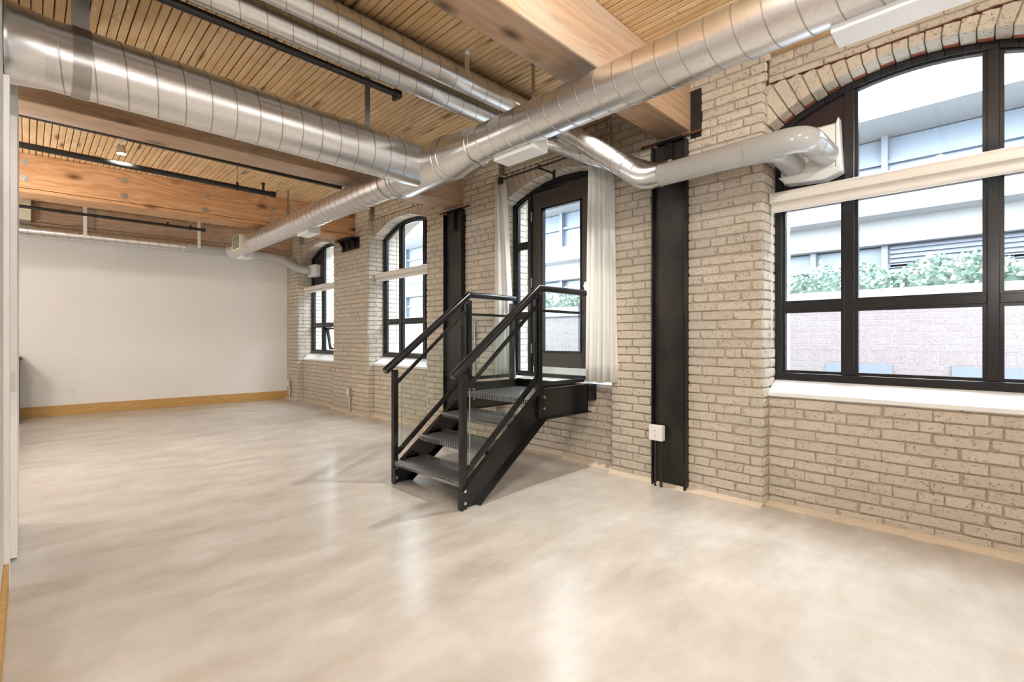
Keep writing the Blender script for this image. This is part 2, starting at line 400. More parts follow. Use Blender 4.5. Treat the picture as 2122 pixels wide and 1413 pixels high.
def course_layout(u0, u1, k, off):
    """bricks along a course between u0 and u1"""
    head = (k % 6 == 3); mod = .1165 if head else .233
    st = u0 - off - (mod/2 if (k % 2) else 0); res = []; u = st
    while u < u1:
        a, b_ = max(u, u0), min(u + mod, u1)
        if b_ - a > .035: res.append([a, b_])
        elif res and b_ - a > 0: res[-1][1] = b_
        elif b_ - a > 0: res.append([a, b_])
        u += mod * (1 + rng.uniform(-.03, .03))
    if len(res) > 1 and res[0][1] - res[0][0] < .05: res[1][0] = res[0][0]; res.pop(0)
    return res
def region_face(X, ylo, yhi, z0, z1, off=0, skip=None, allow=True, ext=None):
    k = int(math.floor(z0 / CH + .001))
    while k * CH < z1 - .012:
        za = max(k * CH, z0); zb = min((k + 1) * CH, z1)
        lo = ylo - (ext(za) if ext else 0)
        if zb - za > .018:
            for (a, b_) in course_layout(0, yhi - lo, k, off):
                ya = yhi - a; yb = yhi - b_
                if skip and skip(yb, ya, za, zb): continue
                BR.append(((X, ya - .004, za + .0045), FACE, b_ - a - .0065, zb - za - .0095, allow))
        k += 1
def region_jamb(Y, x0, x1, z0, z1, allow=True):
    k = int(math.floor(z0 / CH + .001))
    while k * CH < z1 - .012:
        za = max(k * CH, z0); zb = min((k + 1) * CH, z1)
        if zb - za > .018:
            split = [(x0, x1)] if (k % 2 and x1 - x0 < .27) else [(x0, (x0+x1)/2), ((x0+x1)/2, x1)]
            for (a, b_) in split: BR.append(((a + .003, Y, za + .0045), JAMB, b_ - a - .008, zb - za - .010, allow))
        k += 1
pocket = lambda yb, ya, za, zb: (yb < 1.95 and ya > 1.52 and za > 2.62 and False)
corb = lambda z: .050 if z > 3.03 else (.028 if z > 2.90 else 0)
for i, (a, b_) in enumerate(PIERS):
    region_face(XF, a + .004, b_ - .004, .0, ZC - .004, off=.03*i, ext=corb)
    region_jamb(a, XF + .012, XW, .0, ZC - .2)
    region_jamb(a, XW + .075, XO - .02, .75, 2.9, allow=False)
for k in OPEN:
    y0, y1 = OPEN[k]
    region_face(XR, y0 - .01, y1 - .002, .0, SPAN[k] - .012, off=.07)
    region_face(XR, y0 - .01, y1 - .002, 2.925, ZC - .004, off=.02)
# arch rings (one wedge brick after the other)
VOU = []
def vous(key):
    yc, zc, R = arch(key); y0, y1 = OPEN[key]; h = (y1 - y0)/2; th = math.asin(h/R); n = int(2*th*R/.072)
    ztop = 2.918
    for i in range(n):
        a0 = -th + 2*th*i/n + .0032/R; a1 = -th + 2*th*(i+1)/n - .0032/R
        am = (a0 + a1)/2
        top = (ztop - zc)/math.cos(am); ro = min(top, R + .24)
        if ro - R < .02: ro = R + .02
        j = rng.uniform(-.003, .003)
        q = [(yc + r*math.sin(a), zc + r*math.cos(a)) for (r, a) in ((R - .004 + j, a0), (R - .004 + j, a1), (ro, a1), (ro, a0))]
        VOU.append((key, i, q))
for k in OPEN: vous(k)

# rank by size in the photograph
def area(B):
    org, bas, L, h, al = B
    if not al: return -1
    c = Vector(org) + bas @ Vector((L/2, h/2, 0)); p = project(*c)
    if not p or not (-10 < p[0] < 2135 and 0 < p[1] < 1413): return -1
    q = project(*(Vector(org))); r = project(*(Vector(org) + bas @ Vector((L, h, 0))))
    return abs((q[0]-r[0]) * 1002 * h / p[2])
nv = sum(1 for v in VOU if v[0] == 'w3')
order = sorted(BR, key=area, reverse=True)
cache = {}; stuff = MB()
for i, B in enumerate(order):
    org, bas, L, h, al = B
    if i < 300 - nv and area(B) > 0:
        key = (round(L, 2), round(h, 3), rng.randrange(3))
        if key not in cache:
            vs, fs = brick_geo(L, h, .0115, rng); me = bpy.data.meshes.new('brick'); me.from_pydata(vs, [], fs); me.update(); me.materials.append(M['brick']); cache[key] = me
        ob = bpy.data.objects.new('brick', cache[key]); COL.objects.link(ob); ob.parent = WALL
        mw = bas.to_4x4() @ Matrix.Rotation(rng.uniform(-.006, .006), 4, 'Z'); mw.translation = Vector(org) - bas @ Vector((0, 0, .010)) + bas @ Vector((0, rng.uniform(-.0015, .0015), 0))
        ob.matrix_world = mw
    else:
        vs, fs = brick_geo(L, h, .0115, rng); o3 = Vector(org) - bas @ Vector((0, 0, .010))
        stuff.add([o3 + bas @ Vector(v) for v in vs], fs)
red = MB()
for (key, i, q) in VOU:
    if key == 'w3':
        alt = (i % 2 == 0)
        MB().prism(q, 'x', XR - .003 + rng.uniform(-.003, .002), XW - (.045 if alt else .002)).build('brick', 'brick', WALL, bevel=.003, seg=1)
        if alt: red.prism(q, 'x', XW - .044, XW + .002)
    else: stuff.prism(q, 'x', XR - .006, XW - .002)
stuff.build('bricks', 'brick', WALL, kind='stuff'); red.build('bare_bricks', 'redbrick', WALL, kind='stuff')
# rusty lintel bar edges above the arches
rl = MB()
for k in ('w3', 'w2', 'w1', 'door'):
    y0, y1 = OPEN[k]; n_ = 40; yy = [y0 + (y1-y0)*i/n_ for i in range(n_ + 1)]
    for i in range(n_): 
        z = 2.921 + rng.uniform(-.002, .002); hh_ = rng.uniform(.004, .010); rl.box(XR - .004 - rng.uniform(0, .004), XR + .02, yy[i], yy[i+1], z - hh_/2, z + hh_/2)
rl.build('lintel_edge', 'rust', WALL)
# grout bead where floor meets the brick
g = MB(); path = []
for (a, b_, x) in sorted([(a, b_, XF) for a, b_ in PIERS] + [(*OPEN[k], XR) for k in OPEN]):
    wv_ = 12
    for i in range(wv_):
        ya = a + (b_ - a)*i/wv_; yb = a + (b_ - a)*(i+1)/wv_; d = .055 + rng.uniform(-.008, .012); d2 = .02
        g.prism([(x + .012, 0), (x + .012, .030), (x - .012, .026), (x - d, .0035), (x - d, 0)], 'y', ya, yb)
struct(g.build('trim_2', 'grout'))

# ------------------------------------------------------------------ windows
def cell_poly(key, ya, yb, za, zb, inset):
    ya += inset; yb -= inset; za += inset
    if zb is not None: return [(ya, za), (yb, za), (yb, zb - inset), (ya, zb - inset)]
    pts = [(ya, za), (yb, za)]
    for i in range(9):
        y = yb + (ya - yb)*i/8; pts.append((y, arch_z(key, y) - inset - .045))
    return pts
def arch_bar(mb, key, w0, w1, x0, x1, ya=None, yb=None):
    y0, y1 = OPEN[key]; ya = y0 if ya is None else ya; yb = y1 if yb is None else yb
    n_ = 20; yy = [ya + (yb - ya)*i/n_ for i in range(n_+1)]
    for i in range(n_):
        a, b_ = yy[i], yy[i+1]
        mb.prism([(a, arch_z(key, a) - w1), (b_, arch_z(key, b_) - w1), (b_, arch_z(key, b_) - w0), (a, arch_z(key, a) - w0)], 'x', x0, x1)
def window(num, key, zb, tr, cols, zblind, panel=False, awning=False):
    y0, y1 = OPEN[key]; root = struct(empty('window_%d' % num)); x0, x1 = XW, XW + .06
    f = MB(); f.box(x0 - .005, x1, y0 + .001, y0 + .045, zb, arch_z(key, y0 + .02) + .01); f.box(x0 - .005, x1, y1 - .045, y1 - .001, zb, arch_z(key, y1 - .02) + .01)
    f.box(x0 - .012, x1, y0 + .001, y1 - .001, zb - .01, zb + .045); arch_bar(f, key, -.006, .05, x0 - .005, x1)
    f.build('frame', 'bronze', root, bevel=.004)
    mull = []
    for (a, b_) in cols: MB().box(x0 - .004, x1, a, b_, zb + .045, arch_z(key, (a+b_)/2) - .048).build('mullion', 'bronze', root, bevel=.004); mull.append((a, b_))
    edges = [y0 + .045] + [v for ab in sorted(mull) for v in ab] + [y1 - .045]
    cells = [(edges[i], edges[i+1]) for i in range(0, len(edges), 2)]
    zl = [(zb + .045, tr - .025), (tr + .025, zblind - .025), (zblind + .025, None)]
    for ci, (a, b_) in enumerate(cells):
        for z in (tr, zblind): MB().box(x0, x1, a, b_, z - .025, z + .025).build('transom', 'bronze', root, bevel=.003)
        for li, (za, zb2) in enumerate(zl):
            if panel and ci == len(cells) - 1 and li == 2:
                MB().prism(cell_poly(key, a, b_, za, zb2, 0), 'x', x0 + .018, x0 + .03).build('panel', 'panel', root); continue
            sash = MB(); out = cell_poly(key, a, b_, za, zb2, 0); inn = cell_poly(key, a, b_, za, zb2, .018)
            for i in range(len(out)):
                j = (i + 1) % len(out); sash.prism([out[i], out[j], inn[j], inn[i]], 'x', x0 + .012, x1 - .008)
            sash.build('glazing_bead', 'bronze', root)
            if awning and ci == 1 and li == 0:
                sh = struct(empty('sash')); del sh['kind']; sh.parent = root
                sb = MB(); ia = [(a + .02, za + .02), (b_ - .02, za + .02), (b_ - .02, zb2 - .02), (a + .02, zb2 - .02)]; ib = [(a + .06, za + .06), (b_ - .06, za + .06), (b_ - .06, zb2 - .06), (a + .06, zb2 - .06)]
                for i in range(4): sb.prism([ia[i], ia[(i+1) % 4], ib[(i+1) % 4], ib[i]], 'x', -.02, .02)
                s1 = sb.build('sash_frame', 'bronze', root); s1.location = (x1 - .01, 0, 0)
                zt = zb2 - .03; s1.matrix_world = Matrix.Translation((x1, 0, zt)) @ Matrix.Rotation(-.16, 4, 'Y') @ Matrix.Translation((0, 0, -zt))
                s2 = MB().prism(ib, 'x', -.003, .003).build('pane', 'glass', root); s2.matrix_world = s1.matrix_world.copy()
                bpy.data.objects.remove(sh)
                MB().bar((x0 - .01, b_ - .09, za + .03), (x0 - .05, b_ - .02, za + .06), .012, .012).box(x0 - .03, x0 + .01, b_ - .13, b_ - .05, za + .012, za + .03).build('crank_handle', 'steel', root)
                continue
            MB().prism(inn, 'x', x0 + .028, x0 + .034).build('pane', 'glass', root)
    # sloping plastered sill
    sl = MB(); sl.prism([(XR - .012, SPAN[key] - .03), (XR - .012, SPAN[key] - .004), (XR + .004, SPAN[key] + .004), (XW - .005, zb - .004), (XO + .03, zb - .03), (XO + .03, zb - .10), (XW, SPAN[key] - .03)], 'y', y0 - .004, y1 - .003)
    sl.build('sill', 'sill', root, bevel=.004)
    return root
window(3, 'w3', .865, 1.375, [(.647, .705), (-.021, .031)], 2.10, panel=True)
window(2, 'w2', .885, 1.402, [(6.06, 6.12), (5.46, 5.52)], 2.09)
window(1, 'w1', .885, 1.402, [(8.67, 8.73), (8.14, 8.20)], 2.09, panel=True, awning=True)
window(4, 'w4', .885, 1.402, [(-2.06, -2.00), (-2.70, -2.64)], 2.09)

# roller blinds hanging across the windows
def blind(key, z0, z1, label):
    y0, y1 = OPEN[key]; root = thing('roller_blind', label, 'blind', 'roller blinds')
    ya, yb = y0 + .012, y1 - .012; x = 3.70
    prof = [(x - .045, z1 - .075), (x - .045, z1 - .03), (x - .035, z1 - .012), (x - .012, z1), (x + .04, z1), (x + .04, z1 - .08)]
    MB().prism(prof, 'y', ya, yb).build('cassette', 'blind', root, bevel=.003)
    MB().box(x - .006, x - .002, ya + .01, yb - .01, z0 + .02, z1 - .076).build('fabric', 'blind', root)
    MB().tube([(x - .010, ya + .01, z0 + .02), (x - .010, yb - .01, z0 + .02)], .022, 12).build('hem_bar', 'blind', root, smooth=True)
    for y in (ya - .006, yb): MB().box(x - .04, x + .04, y, y + .006, z1 - .08, z1 - .005).build('end_cap', 'blind', root)
    MB().tube([(x - .03, yb - .008, z1 - .05), (x - .034, yb - .006, 1.15)], .0022, 6).tube([(x - .012, yb - .008, z1 - .05), (x - .016, yb - .006, 1.15)], .0022, 6).build('pull_chain', 'blind', root)
    return root
blind('w3', 2.03, 2.17, 'wide cream roller blind across the big window beside the large grey pipe')
blind('w2', 2.00, 2.13, 'cream roller blind across the arched window behind the far stair handrail')
blind('w1', 2.00, 2.12, 'cream roller blind across the farthest arched window near the white wall')

# ------------------------------------------------------------------ balcony door in the arched opening
dr = struct(empty('door_1')); y0, y1 = OPEN['door']; zb = .775
f = MB(); f.box(XW - .005, XW + .07, y0 + .001, y0 + .045, zb, 2.66); f.box(XW - .005, XW + .07, y1 - .045, y1 - .001, zb, 2.66); arch_bar(f, 'door', -.006, .045, XW - .005, XW + .07)
f.box(XW - .01, XW + .07, y0, y1, zb - .03, zb + .012); f.build('frame', 'bronze', dr, bevel=.004)
DL, DH = 2.72, 3.50                                   # leaf from right to left
for (a, b_) in ((DL - .055, DL - .005), (DH + .005, DH + .055)): MB().box(XW - .004, XW + .07, a, b_, zb, arch_z('door', (a+b_)/2) - .04).build('mullion', 'bronze', dr, bevel=.004)
MB().box(XW, XW + .06, DL, DH, 2.705, 2.725).build('head_bar', 'bronze', dr)
hp = [(DL, 2.725), (DH, 2.725)] + [(DH + (DL - DH)*i/8, arch_z('door', DH + (DL - DH)*i/8) - .045) for i in range(9)]
MB().prism(hp, 'x', XW + .02, XW + .05).build('head_panel', 'bronze', dr)
leaf = MB(); leaf.box(XW + .008, XW + .052, DL, DL + .13, zb + .015, 2.70); leaf.box(XW + .008, XW + .052, DH - .13, DH, zb + .015, 2.70); leaf.box(XW + .008, XW + .052, DL + .13, DH - .13, 2.52, 2.70); leaf.box(XW + .008, XW + .052, DL + .13, DH - .13, zb + .015, zb + .235)
lf = leaf.build('leaf', 'doorleaf', dr, bevel=.004)
MB().box(XW + .026, XW + .034, DL + .12, DH - .12, zb + .23, 2.53).build('pane', 'glass', lf)
gb = MB()
for q in ((DL + .13, DL + .148, zb + .235, 2.52), (DH - .148, DH - .13, zb + .235, 2.52), (DL + .13, DH - .13, 2.502, 2.52), (DL + .13, DH - .13, zb + .235, zb + .253)): gb.box(XW + .002, XW + .05, *q)
gb.build('glazing_bead', 'bronze', lf)
for z in (1.05, 1.75, 2.45): MB().tube([(XW - .004, DH + .003, z - .05), (XW - .004, DH + .003, z + .05)], .008, 8).build('hinge', 'chrome', lf)
MB().box(XW - .004, XW + .008, DL + .03, DL + .09, 1.62, 1.70).tube([(XW - .03, DL + .06, 1.66), (XW + .01, DL + .06, 1.66)], .022, 12).build('lock', 'chrome', lf)
MB().box(XW - .002, XW + .008, DL + .02, DH - .02, zb + .018, zb + .085).build('kick_plate', 'vent', lf)
for (a, b_, nm) in ((DH + .055, y1 - .045, 1), (y0 + .045, DL - .055, 1)):
    for z in (1.40, 2.16): MB().box(XW, XW + .06, a, b_, z - .025, z + .025).build('transom', 'bronze', dr, bevel=.003)
    for (za, zt) in ((zb + .012, 1.375), (1.425, 2.135), (2.185, None)):
        out = cell_poly('door', a, b_, za, zt, 0); inn = cell_poly('door', a, b_, za, zt, .016); sh = MB()
        for i in range(len(out)): j = (i+1) % len(out); sh.prism([out[i], out[j], inn[j], inn[i]], 'x', XW + .01, XW + .05)
        sh.build('glazing_bead', 'bronze', dr); MB().prism(inn, 'x', XW + .028, XW + .034).build('pane', 'glass', dr)
MB().prism([(XR - .012, .715), (XR - .012, .742), (XW, .752), (XO + .02, .745), (XO + .02, .70), (XR + .02, .70)], 'y', y0 - .004, y1 - .003).build('threshold', 'sill', dr, bevel=.003)

# ------------------------------------------------------------------ beams
def beam(y0, wdt, z0, k, name, label, m, x0=-3.25, x1=XF + .07, gap=True, ply=None):
    root = thing(name, label, 'beam')
    def Y(x): return y0 - k * x
    q = [(x0, Y(x0)), (x1, Y(x1)), (x1, Y(x1) + wdt), (x0, Y(x0) + wdt)]
    if ply:                                            # two plies, a fine joint near the bottom
        MB().prism(q, 'z', z0 + ply, ZC + .0).build('upper_ply', m, root, bevel=.008)
        MB().prism([(a, b_ + (.006 if i < 2 else -.006)) for i, (a, b_) in enumerate(q)], 'z', z0, z0 + ply - .004).build('lower_ply', m, root, bevel=.006)
    else: MB().prism(q, 'z', z0, ZC).build('timber', m, root, bevel=.012)
    return root, Y
beamA, YA = beam(1.63, .25, 2.725, 0.0, 'timber_beam', 'weathered timber ceiling beam nearest the viewer, resting on the black column', 'beam')
beamB, YB = beam(4.47, .31, 2.70, .035, 'timber_beam', 'brown timber ceiling beam behind the large left duct', 'beam')
beamC, YC_ = beam(7.24, .38, 2.70, .085, 'bolted_beam', 'orange bolted timber beam with knots and round washers', 'beam_red', ply=.045)
beamD, YD = beam(9.70, .26, 2.74, .078, 'timber_beam', 'brown timber beam against the white end wall', 'beam', ply=.08)
for (px, py) in ((155,1017),(152,1120),(783,1133),(780,1230),(1292,1232),(1290,1320),(1712,1312),(1712,1392)):
    u = (px/3.0314 - 1061)/1002; v = (702 - py/3.0314)/1002; s, c = math.sin(YAW), math.cos(YAW); rx, ry = s + u*c, c - u*s
    t = (7.24)/(ry + .085*rx); x = rx*t; z = H + v*t; y = YC_(x)
    bo = MB(); bo.tube([(x, y + .004, z), (x, y - .006, z)], .036, 20); bw = bo.build('washer', 'chrome', beamC, smooth=True)
    MB().tube([(x, y - .005, z), (x, y - .018, z)], .018, 6).build('nut', 'conduit', bw)
x, z = 3.02, 2.86; y = YC_(x)
bw = MB().tube([(x, y + .004, z), (x, y - .006, z)], .036, 20).build('washer', 'chrome', beamC, smooth=True); MB().tube([(x, y - .005, z), (x, y - .018, z)], .018, 6).build('nut', 'conduit', bw)
# black plate standing in for the shade of the gap beside the nearest beam
MB().box(XF - .006, XF + .02, 1.545, 1.628, 2.66, 3.02).build('pocket_shade', 'track', beamA)
# steel seat under the bolted beam
sr = thing('steel_bracket', 'dark steel beam seat with gussets on the brick pier', 'bracket')
MB().box(XF - .13, XF - .002, 6.80, 7.36, 2.672, 2.686).build('seat_plate', 'web', sr)
MB().box(XF - .018, XF - .003, 6.80, 7.36, 2.52, 2.672).build('back_plate', 'web', sr)
for y in (6.90, 7.08, 7.26): MB().prism([(XF - .018, 2.53), (XF - .018, 2.672), (XF - .12, 2.672)], 'y', y - .006, y + .006).build('gusset', 'web', sr)

# ------------------------------------------------------------------ steel columns
def column(ya, yb, ztop, label, outlet):
    r = thing('steel_column', label, 'column'); t = .014; xf = XF - .062
    MB().box(xf, XF + .02, ya, ya + t, 0, ztop).build('flange', 'column', r, bevel=.003); MB().box(xf, XF + .02, yb - t, yb, 0, ztop).build('flange', 'column', r, bevel=.003)
    MB().box(XF - .020, XF - .008, ya + t, yb - t, 0, ztop).build('web', 'web', r)
    MB().box(xf - .01, XF + .01, ya + .02, yb - .04, ztop + .002, ztop + .018).build('cap_plate', 'column', r)
    MB().box(XF - .045, XF - .025, ya - .11, yb + .10, ztop + .018, ztop + .034).build('tie_bar', 'rust', r)
    ym = (ya + yb)/2
    MB().box(xf + .004, xf + .024, ym - .03, ym + .022, ztop - .22, ztop).build('stub', 'column', r, bevel=.003)
    return r
cA = column(1.645, 1.925, 2.665, 'tall black steel column with an outlet, under the nearest beam', True)
cB = column(4.30, 4.64, 2.625, 'black steel column standing behind the far stair railing', False)

# ------------------------------------------------------------------ ducts
MX, MZ, MR = 2.29, 2.54, .125
md = thing('main_duct', 'long silver spiral duct running the length of the brick wall', 'duct')
MB().tube([(MX, -1.2, MZ), (MX, 2.62, MZ)], MR, 40).build('duct_section', 'galv', md, smooth=True)
MB().tube([(MX, 3.86, MZ), (MX, 8.38, MZ)], MR, 40).build('duct_section', 'galv', md, smooth=True)
MB().tube([(MX, 8.38, MZ), (MX, 8.42, MZ), (MX, 8.43, MZ)], [MR + .004, MR + .004, MR - .02], 40).build('end_cap', 'galv', md, smooth=True)
tee = MB().tube([(MX, 2.60, MZ), (MX, 2.64, MZ), (MX, 2.95, MZ - .008), (MX, 3.62, MZ - .008), (MX, 3.82, MZ), (MX, 3.88, MZ)], [MR + .002, MR + .002, .162, .162, MR + .002, MR + .002], 48)
te = tee.build('tee_fitting', 'galv', md, smooth=True)
for (y, r_) in ((2.64, MR + .003), (2.93, .162), (2.99, .163), (3.60, .163), (3.66, .158), (3.84, MR + .003)):
    MB().tube([(MX, y - .005, MZ - .006), (MX, y - .002, MZ - .006), (MX, y + .002, MZ - .006), (MX, y + .005, MZ - .006)], [r_ - .002, r_ + .004, r_ + .004, r_ - .002], 48, cap=False).build('rib', 'seam', te, smooth=True)
helix((MX, -1.2, MZ), (MX, 2.60, MZ), MR, .122, .0042).build('spiral_seam', 'seam', md, smooth=True)
helix((MX, 3.90, MZ), (MX, 8.38, MZ), MR, .118, .0036).build('spiral_seam', 'seam', md, smooth=True)
def strap(parent, x, y, z0, wd=.045, along='x', m='seam'):
    b1 = MB(); b1.box(x - (wd/2 if along == 'x' else .0015), x + (wd/2 if along == 'x' else .0015), y - (.0015 if along == 'x' else wd/2), y + (.0015 if along == 'x' else wd/2), z0, ZC - .002)
    b1.box(x - wd/2, x + wd/2, y - wd/2, y + wd/2, ZC - .006, ZC - .002); return b1.build('hanger_strap', m, parent)
strap(md, 2.435, 6.61, MZ + .0, .03); strap(md, 2.56, 2.34, 2.62, .035, 'x')
# registers on the main duct
def register(x0, x1, y0, y1, z0, z1, label=None):
    r = MB().box(x0, x1, y0, y1, z0, z1).build('register', 'vent', md, bevel=.003)
    return r
for (a, b_) in ((2.10, 2.47), (-.45, .47), (5.62, 5.95), (8.02, 8.32)): register(2.295, 2.44, a, b_, 2.385, MZ - .07)
gbx = MB().box(2.125, 2.30, 7.55, 7.92, 2.43, 2.635).build('register', 'cream', md, bevel=.003)
for i in range(9): 
    z = 2.455 + i*.0195; MB().box(2.119, 2.127, 7.59, 7.88, z, z + .009).build('louvre', 'slot', gbx)

bd = thing('branch_duct', 'wide silver spiral duct crossing from the left wall to the main duct', 'duct')
BY, BZ, BRr = 3.29, 2.545, .165
MB().tube([(-.078, BY, BZ), (MX - .10, BY, BZ)], BRr, 44).build('duct_section', 'galv', bd, smooth=True)
MB().tube([(MX - .24, BY, BZ), (MX - .19, BY, BZ), (MX - .02, BY, BZ)], [BRr + .003, BRr + .003, BRr - .004], 44).build('collar', 'galv', bd, smooth=True)
MB().tube([(-.075, BY, BZ), (-.055, BY, BZ), (.06, BY, BZ)], [BRr + .035, BRr + .016, BRr + .002], 44, cap=False).build('wall_flange', 'galv', bd, smooth=True)
helix((.10, BY, BZ), (MX - .26, BY, BZ), BRr, .127, .0045).build('spiral_seam', 'seam', bd, smooth=True)
MB().tube([(.155, BY, BZ), (.225, BY, BZ)], BRr + .004, 44, cap=False).box(.155, .225, BY + .0, BY + .006, BZ + BRr, ZC - .002).build('hanger_strap', 'seam', bd, smooth=True)
MB().box(1.76, 1.80, BY + .0, BY + .004, BZ + BRr - .005, ZC - .002).build('hanger_strap', 'seam', bd)

R6 = .08
def small_duct(Yd, xb, path, pvc, label, wob):
    r = thing('spiral_duct', label, 'duct')
    a = (-.077, Yd, 3.0); b_ = (xb - .12, Yd, 3.0)
    MB().tube([a, b_], R6, 32).build('duct_section', 'galv', r, smooth=True)
    helix((-.05, Yd, 3.0), b_, R6, .142, .0036).build('spiral_seam', 'seam', r, smooth=True)
    p2 = fillet([b_, (xb, Yd, 3.0)] + path, .07, 6)
    MB().tube(p2, R6, 32).build('sloping_section', 'galv', r, smooth=True)
    # crimped elbow rings
    for t in (.02, .05, .08, .11): MB().tube([(xb - .12 + t - .006, Yd, 3.0), (xb - .12 + t, Yd, 3.0), (xb - .12 + t + .006, Yd, 3.0)], [R6, R6 + .004, R6], 28, cap=False).build('crimp', 'seam', r, smooth=True)
    q0 = Vector(path[0]); A = Vector((xb, Yd, 3.0)); d = (q0 - A); L = d.length
    helix(A + d*(.12/L), q0 - d*(.10/L), R6, .11, .0032).build('spiral_seam', 'seam', r, smooth=True)
    MB().tube(pvc, .077, 32).build('plastic_pipe', 'pvc', r, smooth=True)
    return r
E1 = Vector((3.22, 1.83, 2.325)); E2 = Vector((3.385, 1.84, 2.405))
d1 = small_duct(2.69, 3.30, [E1, (3.22, 1.70, 2.325)], fillet([(3.22, 1.79, 2.325), (3.22, .79, 2.335), (3.734, .79, 2.37)], .13, 10), 'upper spiral duct of the pair, ending in a glossy grey pipe at the big window', 0)
d2 = small_duct(2.97, 3.36, [E2, (3.385, 1.70, 2.405)], fillet([(3.385, 1.79, 2.395), (3.385, .985, 2.375), (3.734, .985, 2.345)], .12, 8), 'lower silver spiral duct of the pair under the ceiling planks', 0)
MB().tube([(3.40, .79, 2.346), (3.46, .79, 2.351)], .080, 32).build('coupling', 'pvc', d1, smooth=True)
for (y, z) in ((1.06, 2.331),): MB().tube([(3.22, y - .008, z), (3.22, y + .05, z)], .080, 32).build('coupling', 'pvc', d1, smooth=True)
strap(d1, 2.12, 2.55, 2.93, .04, 'x', 'chrome')
# white hood on the dark panel
hd = thing('vent_hood', 'white flanged vent box on the dark panel of the big window', 'vent')
MB().prism([(3.735, 2.275), (3.735, 2.56), (3.828, 2.60), (3.828, 2.235)], 'y', .735, 1.065).build('box', 'vent', hd, bevel=.012)
rim = MB(); rim.prism([(.70, 2.24), (.72, 2.60), (.735, 2.56), (.735, 2.275)], 'x', 3.725, 3.82); rim.prism([(.70, 2.24), (.80, 2.205), (1.03, 2.225), (1.075, 2.275), (.735, 2.275)], 'x', 3.715, 3.82)
rim.build('rim', 'vent', hd, bevel=.006)
# far ducts by the end wall
KF = .078; FY = lambda x: 9.62 - KF*x
fd = thing('spiral_duct', 'thin silver spiral duct along the top of the white end wall', 'duct')
fa, fb = (-3.2, FY(-3.2), 2.675), (1.86, FY(1.86), 2.675)
MB().tube([fa, fb], .076, 28).build('duct_section', 'galv', fd, smooth=True); helix((-.4, FY(-.4), 2.675), fb, .076, .135, .0045).build('spiral_seam', 'seam', fd, smooth=True)
pv = fillet([(1.84, FY(1.84), 2.665), (3.28, FY(3.28), 2.645), (3.58, 9.12, 2.43), (3.76, 9.0, 2.40)], [.14, .06], 10)
MB().tube(pv, .075, 28).build('plastic_pipe', 'pvc', fd, smooth=True)
for x in (.60, 2.02): MB().box(x - .022, x + .022, FY(x) - .078, FY(x) - .076, 2.66, ZC - .002).build('hanger_strap', 'vent', fd)
MB().box(3.71, 3.828, 8.82, 9.09, 2.30, 2.52).build('vent_box', 'vent', fd, bevel=.008)
wb = tag(MB().box(-.62, .036, 9.50, 9.68, 2.80, 3.085).build('equipment_box', 'cream', bevel=.01), 'cream equipment box under the ceiling at the far left', 'box')

# pipes and light track under the ceiling
def pipe(name, y, z, x0, x1, r_, label, hang, k=0.0):
    t = thing(name, label, 'pipe'); Yf = lambda x: y - k*x
    MB().tube([(x0, Yf(x0), z), (x1, Yf(x1), z)], r_, 16).build('pipe_run', 'track', t, smooth=True)
    MB().tube([(x1 - .05, Yf(x1 - .05), z), (x1, Yf(x1), z), (x1 + .008, Yf(x1), z)], [r_ + .008, r_ + .008, r_ - .002], 16).build('end_cap', 'track', t, smooth=True)
    for h_ in hang:
        MB().tube([(h_, Yf(h_), z + r_ - .004), (h_, Yf(h_), ZC - .001)], .006, 8).build('hanger_rod', 'conduit', t)
        MB().tube([(h_ - .012, Yf(h_), z), (h_ + .012, Yf(h_), z)], r_ + .006, 16, cap=False).box(h_ - .012, h_ + .012, Yf(h_) - .008, Yf(h_) + .008, z + r_, z + r_ + .03).build('clamp', 'track', t)
    return t
p1 = pipe('sprinkler_pipe', 3.03 + .10, 2.96, -.077, 1.955, .024, 'black pipe beside the pair of spiral ducts', [])
MB().tube([(1.91, 3.13, 2.97), (1.91, 3.13, 2.915)], .016, 10).tube([(1.91, 3.13, 2.915), (1.91, 3.13, 2.91)], .022, 10).build('sprinkler_head', 'track', p1)
p2 = pipe('sprinkler_pipe', 6.02, 2.845, -3.2, 2.06, .028, 'black pipe in front of the orange bolted beam', [1.66, -.5], .01)
MB().tube([(1.93, 6.0, 2.86), (1.93, 6.0, 2.94)], .014, 10).tube([(1.93, 6.0, 2.94), (1.93, 6.0, 2.955)], .022, 10).build('sprinkler_head', 'track', p2)
p3 = pipe('sprinkler_pipe', 9.22, 2.925, -3.2, 2.05, .022, 'black pipe close to the white end wall', [1.55, 1.85], .04)
tk = thing('light_track', 'black light track on the ceiling between the two far beams', 'track')
MB().box(-3.0, 2.85, 5.93, 5.97, 3.072, ZC - .003).build('rail', 'track', tk)

